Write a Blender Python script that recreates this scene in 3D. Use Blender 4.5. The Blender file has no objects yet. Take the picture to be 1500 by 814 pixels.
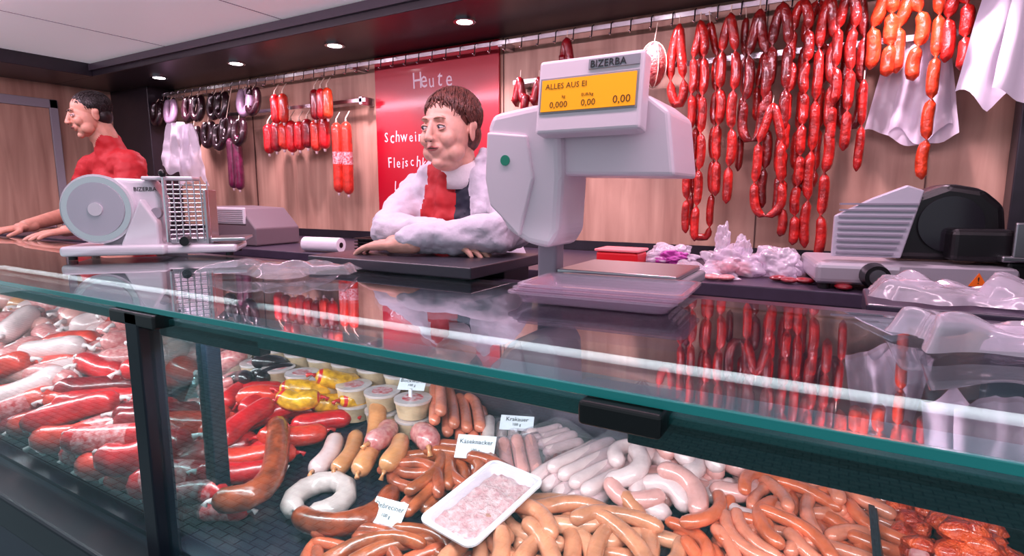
import bpy, bmesh, math, random
import numpy as np
from mathutils import Vector, Matrix, noise
rnd = random.Random(7)
V = Vector
# ---------------------------------------------------------------- camera
f = 830.0
p = math.atan(122/830)
F = V((-.5*math.cos(p), .8660254*math.cos(p), -math.sin(p))); R = V((.8660254, .5, 0)); U = R.cross(F)
cam = bpy.data.cameras.new('camera'); co = bpy.data.objects.new('camera', cam); bpy.context.collection.objects.link(co)
cam.sensor_width = 36; cam.lens = 36*f/1500; cam.clip_start = .02
M = Matrix((R, U, -F)).transposed().to_4x4(); M.translation = (0, 0, 1.27); co.matrix_world = M
bpy.context.scene.camera = co

# ---------------------------------------------------------------- materials
def lin(c):
    return tuple((x/12.92 if x <= .04045 else ((x+.055)/1.055)**2.4) for x in [k/255 for k in c])
MC = {}
def mat(name, col, rough=.5, metal=0, var=0, scale=25, bump=0, bscale=80, coat=0, es=0, sss=0, spec=.5, stretch=None, col2=None):
    if name in MC: return MC[name]
    m = bpy.data.materials.new(name); m.use_nodes = True; nt = m.node_tree; b = nt.nodes['Principled BSDF']
    c = lin(col)
    b.inputs['Base Color'].default_value = (*c, 1); b.inputs['Roughness'].default_value = rough
    b.inputs['Metallic'].default_value = metal; b.inputs['Coat Weight'].default_value = coat; b.inputs['Coat Roughness'].default_value = .1
    b.inputs['Specular IOR Level'].default_value = spec
    if sss:
        b.inputs['Subsurface Weight'].default_value = sss; b.inputs['Subsurface Scale'].default_value = .01
    if es:
        b.inputs['Emission Color'].default_value = (*c, 1); b.inputs['Emission Strength'].default_value = es
    if var or bump:
        tc = nt.nodes.new('ShaderNodeTexCoord'); mp = nt.nodes.new('ShaderNodeMapping')
        nt.links.new(tc.outputs['Object'], mp.inputs[0])
        if stretch: mp.inputs['Scale'].default_value = stretch
    if var:
        n = nt.nodes.new('ShaderNodeTexNoise'); n.inputs['Scale'].default_value = scale; n.inputs['Detail'].default_value = 5
        nt.links.new(mp.outputs[0], n.inputs[0])
        r = nt.nodes.new('ShaderNodeValToRGB'); r.color_ramp.elements[0].position = .35; r.color_ramp.elements[1].position = .65
        c2 = lin(col2) if col2 else tuple(min(1, x*(1+var)) for x in c)
        c1 = tuple(x*(1-var) for x in c) if not col2 else c
        r.color_ramp.elements[0].color = (*c1, 1); r.color_ramp.elements[1].color = (*c2, 1)
        nt.links.new(n.outputs[0], r.inputs[0]); nt.links.new(r.outputs[0], b.inputs['Base Color'])
    if bump:
        n2 = nt.nodes.new('ShaderNodeTexNoise'); n2.inputs['Scale'].default_value = bscale; n2.inputs['Detail'].default_value = 3
        nt.links.new(mp.outputs[0], n2.inputs[0])
        bp = nt.nodes.new('ShaderNodeBump'); bp.inputs['Strength'].default_value = bump; bp.inputs['Distance'].default_value = .01
        nt.links.new(n2.outputs[0], bp.inputs['Height']); nt.links.new(bp.outputs[0], b.inputs['Normal'])
    MC[name] = m; return m
def glassmat(name, tint, ior=1.5, rough=0.0, haze=0.0, hazecol=(255,255,255), bump=0, bscale=30):
    if name in MC: return MC[name]
    m = bpy.data.materials.new(name); m.use_nodes = True; nt = m.node_tree; nt.nodes.clear()
    o = nt.nodes.new('ShaderNodeOutputMaterial'); t = nt.nodes.new('ShaderNodeBsdfTransparent'); g = nt.nodes.new('ShaderNodeBsdfGlossy')
    fr = nt.nodes.new('ShaderNodeFresnel'); mx = nt.nodes.new('ShaderNodeMixShader')
    ge = nt.nodes.new('ShaderNodeNewGeometry'); mr = nt.nodes.new('ShaderNodeMapRange')
    mr.inputs['To Min'].default_value = ior; mr.inputs['To Max'].default_value = 1/ior
    nt.links.new(ge.outputs['Backfacing'], mr.inputs['Value']); nt.links.new(mr.outputs[0], fr.inputs[0])
    t.inputs[0].default_value = (*lin(tint), 1); g.inputs['Roughness'].default_value = rough
    g.inputs[0].default_value = (1, 1, 1, 1)
    base = t
    if haze:
        d = nt.nodes.new('ShaderNodeBsdfDiffuse'); d.inputs[0].default_value = (*lin(hazecol), 1)
        m2 = nt.nodes.new('ShaderNodeMixShader'); m2.inputs[0].default_value = haze
        nt.links.new(t.outputs[0], m2.inputs[1]); nt.links.new(d.outputs[0], m2.inputs[2]); base = m2
    nt.links.new(fr.outputs[0], mx.inputs[0]); nt.links.new(base.outputs[0], mx.inputs[1]); nt.links.new(g.outputs[0], mx.inputs[2])
    if bump:
        n2 = nt.nodes.new('ShaderNodeTexNoise'); n2.inputs['Scale'].default_value = bscale
        bp = nt.nodes.new('ShaderNodeBump'); bp.inputs['Strength'].default_value = bump; bp.inputs['Distance'].default_value = .02
        tc = nt.nodes.new('ShaderNodeTexCoord'); nt.links.new(tc.outputs['Object'], n2.inputs[0])
        nt.links.new(n2.outputs[0], bp.inputs['Height']); nt.links.new(bp.outputs[0], g.inputs['Normal']); nt.links.new(bp.outputs[0], fr.inputs['Normal'])
    nt.links.new(mx.outputs[0], o.inputs[0]); MC[name] = m; return m

# ---------------------------------------------------------------- mesh builder
class MB:
    def __init__(s): s.v = []; s.f = []; s.mi = []; s.sm = []; s.mats = []; s.M = Matrix.Identity(4)
    def mid(s, m):
        if m not in s.mats: s.mats.append(m)
        return s.mats.index(m)
    def add(s, vs, fs, m, smooth=True):
        o = len(s.v); s.v += [tuple(s.M @ V(q)) for q in vs]
        ml = m if isinstance(m, list) else None
        for k, q in enumerate(fs):
            s.f.append(tuple(i+o for i in q)); s.mi.append(s.mid(ml[k] if ml else m)); s.sm.append(smooth)
    def box(s, a, b, m, bev=0, rot=None):
        bm = bmesh.new(); bmesh.ops.create_cube(bm, size=1)
        c = (V(a)+V(b))/2; d = V(b)-V(a)
        for q in bm.verts: q.co = V((q.co.x*d.x, q.co.y*d.y, q.co.z*d.z))
        if bev: bmesh.ops.bevel(bm, geom=bm.edges[:], offset=bev, segments=3, affect='EDGES', profile=.5)
        for q in bm.verts:
            if rot: q.co = rot @ q.co
            q.co += c
        bm.verts.index_update()
        s.add([q.co.copy() for q in bm.verts], [[x.index for x in g.verts] for g in bm.faces], m, False); bm.free()
    def prism(s, poly, y0, y1, m, bev=0):
        bm = bmesh.new(); vs = [bm.verts.new((a, y0, b)) for a, b in poly]; fc = bm.faces.new(vs)
        r = bmesh.ops.extrude_face_region(bm, geom=[fc])
        for q in r['geom']:
            if isinstance(q, bmesh.types.BMVert): q.co.y = y1
        bmesh.ops.recalc_face_normals(bm, faces=bm.faces[:])
        if bev: bmesh.ops.bevel(bm, geom=bm.edges[:], offset=bev, segments=3, affect='EDGES', profile=.5)
        bm.verts.index_update()
        s.add([q.co.copy() for q in bm.verts], [[x.index for x in g.verts] for g in bm.faces], m, False); bm.free()
    def tube(s, pts, rad, m, seg=10, bands=None, flat=False):
        pts = [V(q) for q in pts]; n = len(pts)
        if not isinstance(rad, (list, tuple)): rad = [rad]*n
        t0 = (pts[1]-pts[0]).normalized(); a = V((0, 0, 1)) if abs(t0.z) < .9 else V((1, 0, 0))
        nn = (a-t0*a.dot(t0)).normalized(); vs = []
        for i in range(n):
            t = (pts[min(i+1, n-1)]-pts[max(i-1, 0)]).normalized()
            nn = nn-t*nn.dot(t)
            nn = nn.normalized() if nn.length > 1e-6 else V((1, 0, 0)); bb = t.cross(nn)
            for k in range(seg):
                an = 2*math.pi*k/seg; vs.append(pts[i]+(nn*math.cos(an)+bb*math.sin(an))*rad[i])
        fs = []; ms = []
        for i in range(n-1):
            mm = m
            if bands:
                for t0_, t1_, bm_ in bands:
                    if t0_ <= i/(n-1) < t1_: mm = bm_
            for k in range(seg):
                fs.append((i*seg+k, i*seg+(k+1) % seg, (i+1)*seg+(k+1) % seg, (i+1)*seg+k)); ms.append(mm)
        if not flat:
            fs.append(tuple(range(seg))[::-1]); fs.append(tuple((n-1)*seg+k for k in range(seg))); ms += [m, m]
            s.add(vs, fs, ms)
        else:
            s.add(vs, fs, ms); s.add(vs[:seg], [tuple(range(seg))[::-1]], m, False); s.add(vs[-seg:], [tuple(range(seg))], m, False)
    def cyl(s, a, b, r, m, r2=None, seg=24): s.tube([a, b], [r, r if r2 is None else r2], m, seg, flat=True)
    def ell(s, c, r, m, rot=None, seg=16, rings=10):
        vs = [V((0, 0, 1))]
        for i in range(1, rings):
            th = math.pi*i/rings
            for k in range(seg): vs.append(V((math.sin(th)*math.cos(2*math.pi*k/seg), math.sin(th)*math.sin(2*math.pi*k/seg), math.cos(th))))
        vs.append(V((0, 0, -1)))
        if not isinstance(r, (tuple, list)): r = (r, r, r)
        vs = [V((q.x*r[0], q.y*r[1], q.z*r[2])) for q in vs]
        if rot: vs = [rot @ q for q in vs]
        vs = [q+V(c) for q in vs]; fs = []
        for k in range(seg): fs.append((0, 1+k, 1+(k+1) % seg))
        for i in range(rings-2):
            for k in range(seg):
                a = 1+i*seg; fs.append((a+k, a+seg+k, a+seg+(k+1) % seg, a+(k+1) % seg))
        L = len(vs)-1; a = 1+(rings-2)*seg
        for k in range(seg): fs.append((L, a+(k+1) % seg, a+k))
        s.add(vs, fs, m)
    def text(s, t, size, mx, m, ext=.0005, align='LEFT'):
        cu = bpy.data.curves.new('t', 'FONT'); cu.body = t; cu.size = size; cu.extrude = ext; cu.align_x = align; cu.resolution_u = 2
        o = bpy.data.objects.new('t', cu); bpy.context.collection.objects.link(o); bpy.context.view_layer.update()
        me = bpy.data.meshes.new_from_object(o.evaluated_get(bpy.context.evaluated_depsgraph_get()))
        s.add([mx @ q.co for q in me.vertices], [tuple(g.vertices) for g in me.polygons], m, False)
        bpy.data.objects.remove(o); bpy.data.curves.remove(cu); bpy.data.meshes.remove(me)
    def build(s, name):
        me = bpy.data.meshes.new(name); me.from_pydata(s.v, [], s.f)
        for m in s.mats: me.materials.append(m)
        me.polygons.foreach_set('material_index', s.mi); me.polygons.foreach_set('use_smooth', s.sm); me.update()
        o = bpy.data.objects.new(name, me); bpy.context.collection.objects.link(o); return o
def facing(x, y, z, yaw=0, tilt=0):
    return Matrix.Translation((x, y, z)) @ Matrix.Rotation(yaw, 4, 'Z') @ Matrix.Rotation(math.pi/2-tilt, 4, 'X')
def quick(name, a, b, m, bev=0):
    q = MB(); q.box(a, b, m, bev); return q.build(name)
def spline(pts, n):
    P = [V(q) for q in pts]; P = [P[0]*2-P[1]]+P+[P[-1]*2-P[-2]]; out = []; segs = len(P)-3
    for i in range(n):
        t = i/(n-1)*segs; k = min(int(t), segs-1); t -= k; a, b, c, d = P[k:k+4]
        out.append(.5*((2*b)+(c-a)*t+(2*a-5*b+4*c-d)*t*t+(3*b-a-3*c+d)*t**3))
    return out
def sausage_r(P, r):
    L = [0]
    for i in range(1, len(P)): L.append(L[-1]+(P[i]-P[i-1]).length)
    T = L[-1]; out = []
    for l in L:
        d = min(l, T-l); q = min(1, d/(r*1.1)); out.append(max(.22*r, r*math.sqrt(max(0, 1-(1-q)**2))))
    return out
def ndist(n):
    return [(1-math.cos(math.pi*i/(n-1)))/2 for i in range(n)]
def resample(P, n):
    Q = spline(P, 40); L = [0]
    for i in range(1, 40): L.append(L[-1]+(Q[i]-Q[i-1]).length)
    out = []
    for t in ndist(n):
        l = t*L[-1]; k = 0
        while k < 38 and L[k+1] < l: k += 1
        a = (l-L[k])/max(1e-9, L[k+1]-L[k]); out.append(Q[k].lerp(Q[k+1], min(1, a)))
    return out

# ---------------------------------------------------------------- palette
def wood(name, c1, c2):
    m = bpy.data.materials.new(name); m.use_nodes = True; nt = m.node_tree; b = nt.nodes['Principled BSDF']
    tc = nt.nodes.new('ShaderNodeTexCoord'); mp = nt.nodes.new('ShaderNodeMapping'); mp.inputs['Scale'].default_value = (5, 5, .45)
    n = nt.nodes.new('ShaderNodeTexNoise'); n.inputs['Scale'].default_value = 3; n.inputs['Detail'].default_value = 8; n.inputs['Distortion'].default_value = .6
    r = nt.nodes.new('ShaderNodeValToRGB'); r.color_ramp.elements[0].position = .3; r.color_ramp.elements[1].position = .65
    r.color_ramp.elements[0].color = (*lin(c1), 1); r.color_ramp.elements[1].color = (*lin(c2), 1)
    nt.links.new(tc.outputs['Object'], mp.inputs[0]); nt.links.new(mp.outputs[0], n.inputs[0]); nt.links.new(n.outputs[0], r.inputs[0]); nt.links.new(r.outputs[0], b.inputs['Base Color'])
    b.inputs['Roughness'].default_value = .45; return m
WOOD = wood('wall_wood_laminate', (160, 122, 104), (194, 158, 136))
DARK = mat('dark_anthracite', (30, 27, 35), .35, var=.15)
NAVY = mat('case_navy_metal', (16, 21, 34), .3)
BLACK = mat('black_plastic', (14, 13, 16), .35)
STEEL = mat('brushed_steel', (190, 188, 192), .28, 1, bump=.05, stretch=(2, 60, 60))
CHROME = mat('chrome', (225, 222, 226), .12, 1)
WHITEP = mat('white_enamel', (222, 218, 224), .3, coat=.3)
GREYP = mat('grey_plastic', (150, 148, 156), .4)
COUNTER = mat('counter_slate_laminate', (58, 50, 66), .3, var=.1)
SKIN = mat('skin', (220, 166, 148), .5, var=.10, scale=34, sss=.12, bump=.12, bscale=45)
SKIN2 = mat('skin_tanned', (204, 150, 128), .5, var=.08, scale=30, sss=.12, bump=.06, bscale=60)

# ---------------------------------------------------------------- room shell
pave = bpy.data.materials.new('pavement_brick'); pave.use_nodes = True; nt = pave.node_tree
bt = nt.nodes.new('ShaderNodeTexBrick'); bt.inputs['Scale'].default_value = 5; bt.inputs['Color1'].default_value = (.30, .40, .40, 1); bt.inputs['Color2'].default_value = (.22, .32, .32, 1); bt.inputs['Mortar'].default_value = (.05, .06, .06, 1)
tc = nt.nodes.new('ShaderNodeTexCoord'); nt.links.new(tc.outputs['Object'], bt.inputs[0]); nt.links.new(bt.outputs[0], nt.nodes['Principled BSDF'].inputs['Base Color']); nt.nodes['Principled BSDF'].inputs['Roughness'].default_value = .8
quick('ground_pavement', (-12, -12, -.45), (10, 4, -.35), pave)
quick('floor', (-4.9, .42, -.35), (1.15, 2.6, 0), mat('floor_vinyl', (90, 86, 92), .5, var=.1))
quick('wall_back', (-4.9, 2.5, 0), (1.15, 2.6, 2.12), WOOD)
wl = MB(); wl.box((-4.9, .5, 0), (-4.8, 2.5, 2.12), WOOD); wl.build('wall_left')
quick('wall_right', (1.05, .5, 0), (1.15, 2.5, 2.12), DARK)
d = MB(); d.box((-4.798, .9, 0), (-4.785, 1.9, 1.86), WOOD, .004); d.box((-4.798, 1.9, 0), (-4.775, 1.95, 1.92), GREYP, .004); d.box((-4.798, .85, 1.86), (-4.775, 1.95, 1.92), GREYP, .004)
d.box((-4.798, .85, 0), (-4.775, .9, 1.92), GREYP, .004); d.cyl((-4.785, 1.84, 1.05), (-4.74, 1.84, 1.05), .01, CHROME); d.box((-4.75, 1.72, 1.04), (-4.735, 1.85, 1.06), CHROME, .004)
d.build('door_1')
t = MB(); t.box((-4.797, 2.3, 0), (-4.3, 2.495, 2.03), DARK, .004); t.build('trim_1')
t = MB(); t.box((.47, 2.40, 1.012), (.62, 2.497, 2.025), DARK, .004); t.box((.62, 2.47, 1.012), (1.04, 2.497, 2.025), mat('pale_panel', (170, 160, 170), .4)); t.build('trim_2')
for i, x in enumerate((-3.43, -2.33, -1.49, -.3, .25)):
    quick('trim_%d' % (i+3), (x-.002, 2.494, 1.05), (x+.002, 2.501, 2.03), mat('seam', (90, 62, 54), .6))
quick('baseboard_back', (-4.3, 2.485, 1.011), (.47, 2.499, 1.055), DARK)
cm = bpy.data.materials.new('glowing_perforated_ceiling'); cm.use_nodes = True; nt = cm.node_tree; b = nt.nodes['Principled BSDF']
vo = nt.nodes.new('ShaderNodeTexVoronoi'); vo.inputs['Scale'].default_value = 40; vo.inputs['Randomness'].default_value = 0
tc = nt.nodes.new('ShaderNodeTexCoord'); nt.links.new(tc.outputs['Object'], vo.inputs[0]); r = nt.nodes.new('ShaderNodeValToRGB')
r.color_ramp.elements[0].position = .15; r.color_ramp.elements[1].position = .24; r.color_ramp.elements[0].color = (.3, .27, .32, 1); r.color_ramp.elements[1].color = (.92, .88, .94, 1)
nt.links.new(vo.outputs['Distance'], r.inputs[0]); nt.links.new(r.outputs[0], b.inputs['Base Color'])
nt.links.new(r.outputs[0], b.inputs['Emission Color']); b.inputs['Emission Strength'].default_value = .2  # slight emission added so the ceiling reads brighter, standing in for daylight bounce
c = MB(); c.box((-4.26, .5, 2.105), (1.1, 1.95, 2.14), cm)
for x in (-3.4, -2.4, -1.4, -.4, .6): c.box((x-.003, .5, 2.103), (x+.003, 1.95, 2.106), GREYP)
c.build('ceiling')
s = MB(); s.box((-4.797, 1.95, 2.027), (1.04, 2.497, 2.14), DARK, .004); s.box((-4.797, .5, 2.027), (-4.26, 1.95, 2.14), DARK, .004)
s.box((-4.26, 1.93, 2.06), (1.0, 1.95, 2.1), mat('beam_trim', (60, 54, 64), .3)); s.build('trim_soffit')
EM = mat('led_lens', (255, 240, 246), .3, es=12)
PK = (1, .66, .84)
for i in range(6):
    x = -3.89+.8*i
    q = MB(); q.cyl((x, 2.165, 2.017), (x, 2.165, 2.03), .05, CHROME); q.cyl((x, 2.165, 2.0165), (x, 2.165, 2.016), .035, EM); q.build('ceiling_downlight')
    l = bpy.data.lights.new('downlight_lamp', 'SPOT'); l.energy = 38; l.color = PK; l.spot_size = 2.3; l.spot_blend = .7; l.shadow_soft_size = .03
    o = bpy.data.objects.new('downlight_lamp', l); o.location = (x, 2.165, 2.0); bpy.context.collection.objects.link(o)

# ---------------------------------------------------------------- counters
bc = MB(); bc.box((-4.29, 1.74, .97), (1.04, 2.48, 1.01), COUNTER, .004); bc.box((-4.29, 1.78, 0), (1.04, 2.48, .97), mat('cabinet_grey', (128, 122, 132), .4))
for x in (-3.6, -2.9, -2.2, -1.5, -.8, -.1, .6): bc.box((x-.003, 1.776, .05), (x+.003, 1.781, .95), BLACK)
bc.build('back_counter')
dc = MB()
GT = glassmat('top_glass', (216, 236, 234), 1.6); GF = glassmat('front_glass', (224, 244, 242), 1.5, haze=.02, hazecol=(120, 210, 214))  # cyan haze mixed into the front glass imitates reflected daylight
GE = mat('glass_cut_edge', (30, 140, 138), .1, coat=1, es=.12)  # small emission added so the cut edge reads bright
dc.box((-4.75, .5, 1.077), (1.0, 1.03, 1.086), GT)
dc.box((-4.75, .494, 1.0768), (1.0, .4995, 1.0863), GE, .001)
PANEL = mat('case_top_panel', (58, 48, 64), .2, var=.1, spec=.8)
dc.box((-4.75, .66, 1.06), (1.0, 1.05, 1.072), PANEL)
dc.box((-.165, .510, 1.03), (1.0, .53, 1.06), NAVY, .002); dc.box((-.98, .510, 1.035), (-.72, .53, 1.06), NAVY, .002)
dc.box((-4.75, .510, 1.048), (1.0, .528, 1.066), mat('teal_reflection_strip', (34, 84, 86), .3), .002)  # teal strip colours in the paving's reflection below the glass edge
dc.box((-4.75, .535, 1.05), (1.0, .59, 1.068), mat('led_housing_grey', (176, 166, 180), .4), .003)
for x0 in (-4.7, -3.4, -2.1, -.95, .03):
    dc.box((x0, .55, 1.044), (x0+.95, .572, 1.05), mat('case_led_tube', (255, 222, 238), .3, es=1.6))
dc.box((-4.75, .503, .60), (-1.04, .509, 1.075), GF); dc.box((-1.0, .503, .60), (1.0, .509, 1.075), GF)
dc.box((-1.04, .485, .58), (-1.0, .525, 1.075), NAVY, .003); dc.box((-1.037, .6, .64), (-1.003, .63, 1.06), NAVY, .003)
dc.box((-1.022, .52, .64), (-1.018, .6, 1.05), glassmat('divider_glass', (190, 214, 214), 1.5))
for x in (-.165, -2.5): dc.box((x-.04, .48, 1.052), (x+.04, .53, 1.076), BLACK, .004)
dc.box((-1.09, .485, 1.052), (-.95, .52, 1.076), BLACK, .004)
dc.box((-4.77, .44, .54), (1.0, .53, .62), NAVY, .008); dc.box((-4.77, .46, .02), (1.0, 1.1, .54), mat('case_front_panel', (40, 40, 60), .3))
dk = mat('case_deck', (34, 32, 46), .22, spec=.6)
ZD = .63
dc.add([(-4.75, .52, ZD), (1, .52, ZD), (1, 1.12, ZD+.114), (-4.75, 1.12, ZD+.114), (-4.75, .52, .54), (1, .52, .54), (1, 1.12, .54), (-4.75, 1.12, .54)],
       [(0, 1, 2, 3), (0, 4, 5, 1), (3, 2, 6, 7), (1, 5, 6, 2), (0, 3, 7, 4)], dk, False)
bs = mat('case_back_steel', (110, 98, 112), .3, .7, bump=.1, stretch=(4, 60, 60))
dc.add([(-4.75, 1.12, ZD+.1), (1, 1.12, ZD+.1), (1, 1.06, 1.06), (-4.75, 1.06, 1.06), (-4.75, 1.14, .0), (1, 1.14, 0), (1, 1.09, 1.06), (-4.75, 1.09, 1.06)],
       [(0, 1, 2, 3), (4, 7, 6, 5), (0, 4, 5, 1), (2, 6, 7, 3)], bs, False)
for x in (-4.77, 1.0): dc.box((x-.02, .5, 0), (x, 1.12, 1.07), NAVY, .004)
dc.box((-4.75, 1.03, 1.05), (1.0, 1.15, 1.072), COUNTER, .004); dc.box((-4.75, 1.12, .0), (1.0, 1.15, 1.05), GREYP)
dc.build('refrigerated_display_case')
wb = MB(); wb.box((.05, 1.16, 1.04), (1.0, 1.36, 1.08), COUNTER, .004); wb.box((.1, 1.2, 0), (.95, 1.33, 1.04), DARK, .003); wb.build('side_worktop')
wb = MB(); wb.box((-4.6, 1.16, 1.04), (-2.4, 1.3, 1.08), COUNTER, .004); wb.box((-4.55, 1.18, 0), (-2.45, 1.28, 1.04), DARK, .003); wb.build('side_worktop')
wb = MB(); wb.box((-1.19, 1.0, 1.088), (-.68, 1.33, 1.115), mat('worktop_dark', (50, 46, 56), .35), .004); wb.box((-1.15, 1.19, 0), (-.71, 1.32, 1.088), DARK, .003)
wb.box((-1.17, 1.01, 1.087), (-.7, 1.1, 1.09), BLACK); wb.build('service_worktop')

# ---------------------------------------------------------------- sausage heaps on the deck (height field stacking)
RES = .008; X0, Y0_ = -4.8, .5
NX, NY = int(5.8/RES)+1, int(.64/RES)+1
gy = Y0_+np.arange(NY)*RES
H = np.tile((ZD+(gy-.52)*.1905)[None, :], (NX, 1))
def dz(y): return ZD+(y-.52)*.1905
def hsamp(x, y, r):
    i0 = max(0, int((x-r-X0)/RES)); i1 = min(NX, int((x+r-X0)/RES)+2); j0 = max(0, int((y-r-Y0_)/RES)); j1 = min(NY, int((y+r-Y0_)/RES)+2)
    return float(H[i0:i1, j0:j1].mean()) if i1 > i0 and j1 > j0 else ZD
def hput(x, y, z, r):
    i0 = max(0, int((x-r-X0)/RES)); i1 = min(NX, int((x+r-X0)/RES)+2); j0 = max(0, int((y-r-Y0_)/RES)); j1 = min(NY, int((y+r-Y0_)/RES)+2)
    if i1 <= i0 or j1 <= j0: return
    xs = X0+np.arange(i0, i1)*RES; ys = Y0_+np.arange(j0, j1)*RES
    dd = r*r-(xs[:, None]-x)**2-(ys[None, :]-y)**2
    zz = np.where(dd > 0, z+np.sqrt(np.maximum(dd, 0))*.7, -1); H[i0:i1, j0:j1] = np.maximum(H[i0:i1, j0:j1], zz)
def lay(mb, pts, r, m, soft=.5, seg=10, bands=None, tip=None, lift=0, cap=.13):
    P = resample([V((a, b, 0)) for a, b in pts], 15)
    for q in P: q.y = min(1.1-r*.3, max(.515+r, q.y))
    h = [hsamp(q.x, q.y, r*.5) for q in P]; mx = sorted(h)[10]
    z = [soft*mx+(1-soft)*a for a in h]
    z = [max(dz(q.y), min(a, dz(q.y)+cap-r)) for a, q in zip(z, P)]
    for _ in range(6): z = [(z[max(0, i-1)]+2*z[i]+z[min(14, i+1)])/4 for i in range(15)]
    for q, a in zip(P, z): q.z = max(a, dz(q.y))+r*.9+lift
    rr = sausage_r(P, r); mb.tube(P, rr, m, seg, bands)
    if tip:
        for e, g in ((0, 1), (14, 13)):
            dr = (P[e]-P[g]).normalized(); mb.tube([P[e], P[e]+dr*r*.4+V((0, 0, r*.05)), P[e]+dr*r*.75+V((rnd.uniform(-r, r)*.3, 0, -r*.2))], [r*.28, r*.12, r*.26], tip, 6)
    for q, a in zip(P, rr): hput(q.x, q.y, q.z, max(a, .4*r))
def arcpts(cx, cy, ang, L, bend):
    c, s_ = math.cos(ang), math.sin(ang); out = []
    for t in (-.5, -.25, 0, .25, .5):
        a = t*L; b = bend*L*(1-4*t*t)*.5-bend*L*.25; out.append((cx+c*a-s_*b, cy+s_*a+c*b))
    return out
def pile(name, cx, cy, ang, sx, sy, n, L, r, mats, jit=.3, bend=.3, tip=None, bands=None, maxh=.07, rot=0, every=1):
    mb = MB(); ca, sa = math.cos(rot), math.sin(rot)
    for i in range(n):
        best = None
        for k in range(12):
            a, b = rnd.uniform(-1, 1), rnd.uniform(-1, 1); px, py = cx+a*sx*ca-b*sy*sa, cy+a*sx*sa+b*sy*ca; py = min(1.06, max(.55, py))
            P = arcpts(px, py, ang+rnd.gauss(0, jit), L*rnd.uniform(.85, 1.12), bend*rnd.uniform(.5, 1.2)*rnd.choice((1, 1, -1)))
            sc_ = sum(hsamp(x, y, r)-dz(y) for x, y in P)/5+.012*(a*a+b*b)
            if best is None or sc_ < best[0]: best = (sc_, P)
        if best[0] > maxh: break
        lay(mb, best[1], r*rnd.uniform(.93, 1.06), rnd.choice(mats), tip=tip, bands=bands if i % every == 0 else None, cap=maxh+2*r)
    return mb.build(name)
SA = lambda n, c, **k: mat(n, c, k.pop('rough', .28), var=k.pop('var', .22), scale=k.pop('scale', 30), coat=k.pop('coat', .7), bump=k.pop('bump', .2), bscale=k.pop('bscale', 60), sss=.0, **k)
WIEN = SA('wiener_skin', (220, 122, 96)); WIEN2 = SA('wiener_skin_orange', (210, 98, 64)); FRANK = SA('frankfurter_skin', (202, 126, 94)); FRANK2 = SA('frankfurter_skin_tan', (212, 142, 110))
BROWN = SA('smoked_brown', (146, 62, 34), var=.45); BROWN2 = SA('smoked_brown_light', (172, 84, 50), var=.35); DEBR = SA('debrecener_skin', (172, 80, 54), var=.35)
WEISS = SA('white_sausage', (228, 192, 192), var=.1); WEISS2 = SA('white_sausage_grey', (210, 184, 180), var=.12); PINK = SA('pink_sausage', (222, 154, 148), var=.12)
RED = SA('red_casing', (196, 22, 30), var=.25); RED2 = SA('orange_red_casing', (212, 54, 38), var=.25); DRED = SA('dark_red_casing', (130, 14, 24), var=.3)
GOLD = SA('golden_casing', (232, 160, 34), var=.4, scale=60, bump=.4); BLOOD = SA('blood_sausage', (36, 12, 20), var=.4); TAN = SA('tan_casing', (212, 138, 90), var=.2)
LABEL = mat('printed_label', (226, 196, 200), .4, var=1, scale=90, col2=(196, 36, 44)); CUT = mat('cut_meat', (226, 156, 152), .4, var=1, scale=90, col2=(196, 92, 96), coat=.6)
LABEL2 = mat('printed_casing', (190, 26, 34), .3, var=1, scale=110, col2=(222, 150, 150), coat=.6)
KNOT = mat('casing_end_white', (236, 214, 214), .5)
CHOR = SA('paprika_red', (176, 26, 24), var=.35, bump=.4)
VAC = glassmat('vacuum_film', (246, 240, 243), 1.45, .08, haze=.08, bump=.6, bscale=35)
FILM = glassmat('clear_film', (246, 242, 248), 1.5, .1, haze=.16, bump=.35, bscale=18)

D = 64*math.pi/180
pile('red_sausage_pile', -1.5, .64, D*.8, .38, .11, 30, .21, .031, [RED, RED2, RED, DRED], .2, .1, tip=KNOT, bands=[(.3, .62, LABEL2)], maxh=.06, every=3)
pile('boiled_sausage_pile', -1.95, .80, D*.7, .30, .2, 34, .22, .034, [PINK, RED2, CUT, WEISS, RED, RED2], .4, .1, tip=KNOT)
pile('ham_sausage_pile', -2.5, .86, D, .4, .24, 46, .17, .042, [WEISS, PINK, CUT, CUT, TAN, RED2], .9, .1, tip=KNOT, maxh=.09)
pile('liver_sausage_pile', -3.6, .82, D, .9, .25, 70, .2, .045, [PINK, WEISS2, RED2, TAN], .8, .1)
pile('red_sausage_pile', -1.19, .77, D, .15, .14, 20, .15, .024, [RED, RED, DRED, RED2], .5, .15, tip=RED, maxh=.06)
pile('labelled_sausage_pile', -1.1, .63, D*.6, .09, .06, 8, .15, .022, [RED, RED2], .35, .1, tip=KNOT, bands=[(.25, .7, LABEL2)], maxh=.045, every=2)
pile('blood_sausage_pile', -1.31, .94, .6, .06, .05, 10, .1, .019, [BLOOD], .9, .5)
mb = MB()
for a, b in (((-1.16, .87), (-1.09, .97)), ((-1.09, .9), (-1.03, 1.0)), ((-1.02, .93), (-1.0, 1.05)), ((-1.1, .93), (-1.05, 1.03)), ((-1.14, .85), (-1.05, .9))):
    lay(mb, [a, ((a[0]+b[0])/2+.01, (a[1]+b[1])/2), b], .024, GOLD, tip=RED, bands=[(.1, .2, RED), (.8, .9, RED)], lift=.012)
mb.build('golden_sausage_pile')
mb = MB(); beige = mat('tub_spread', (198, 166, 136), .5, var=.3); lidm = mat('tub_lid', (206, 186, 184), .25, var=.12, coat=.5)
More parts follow.
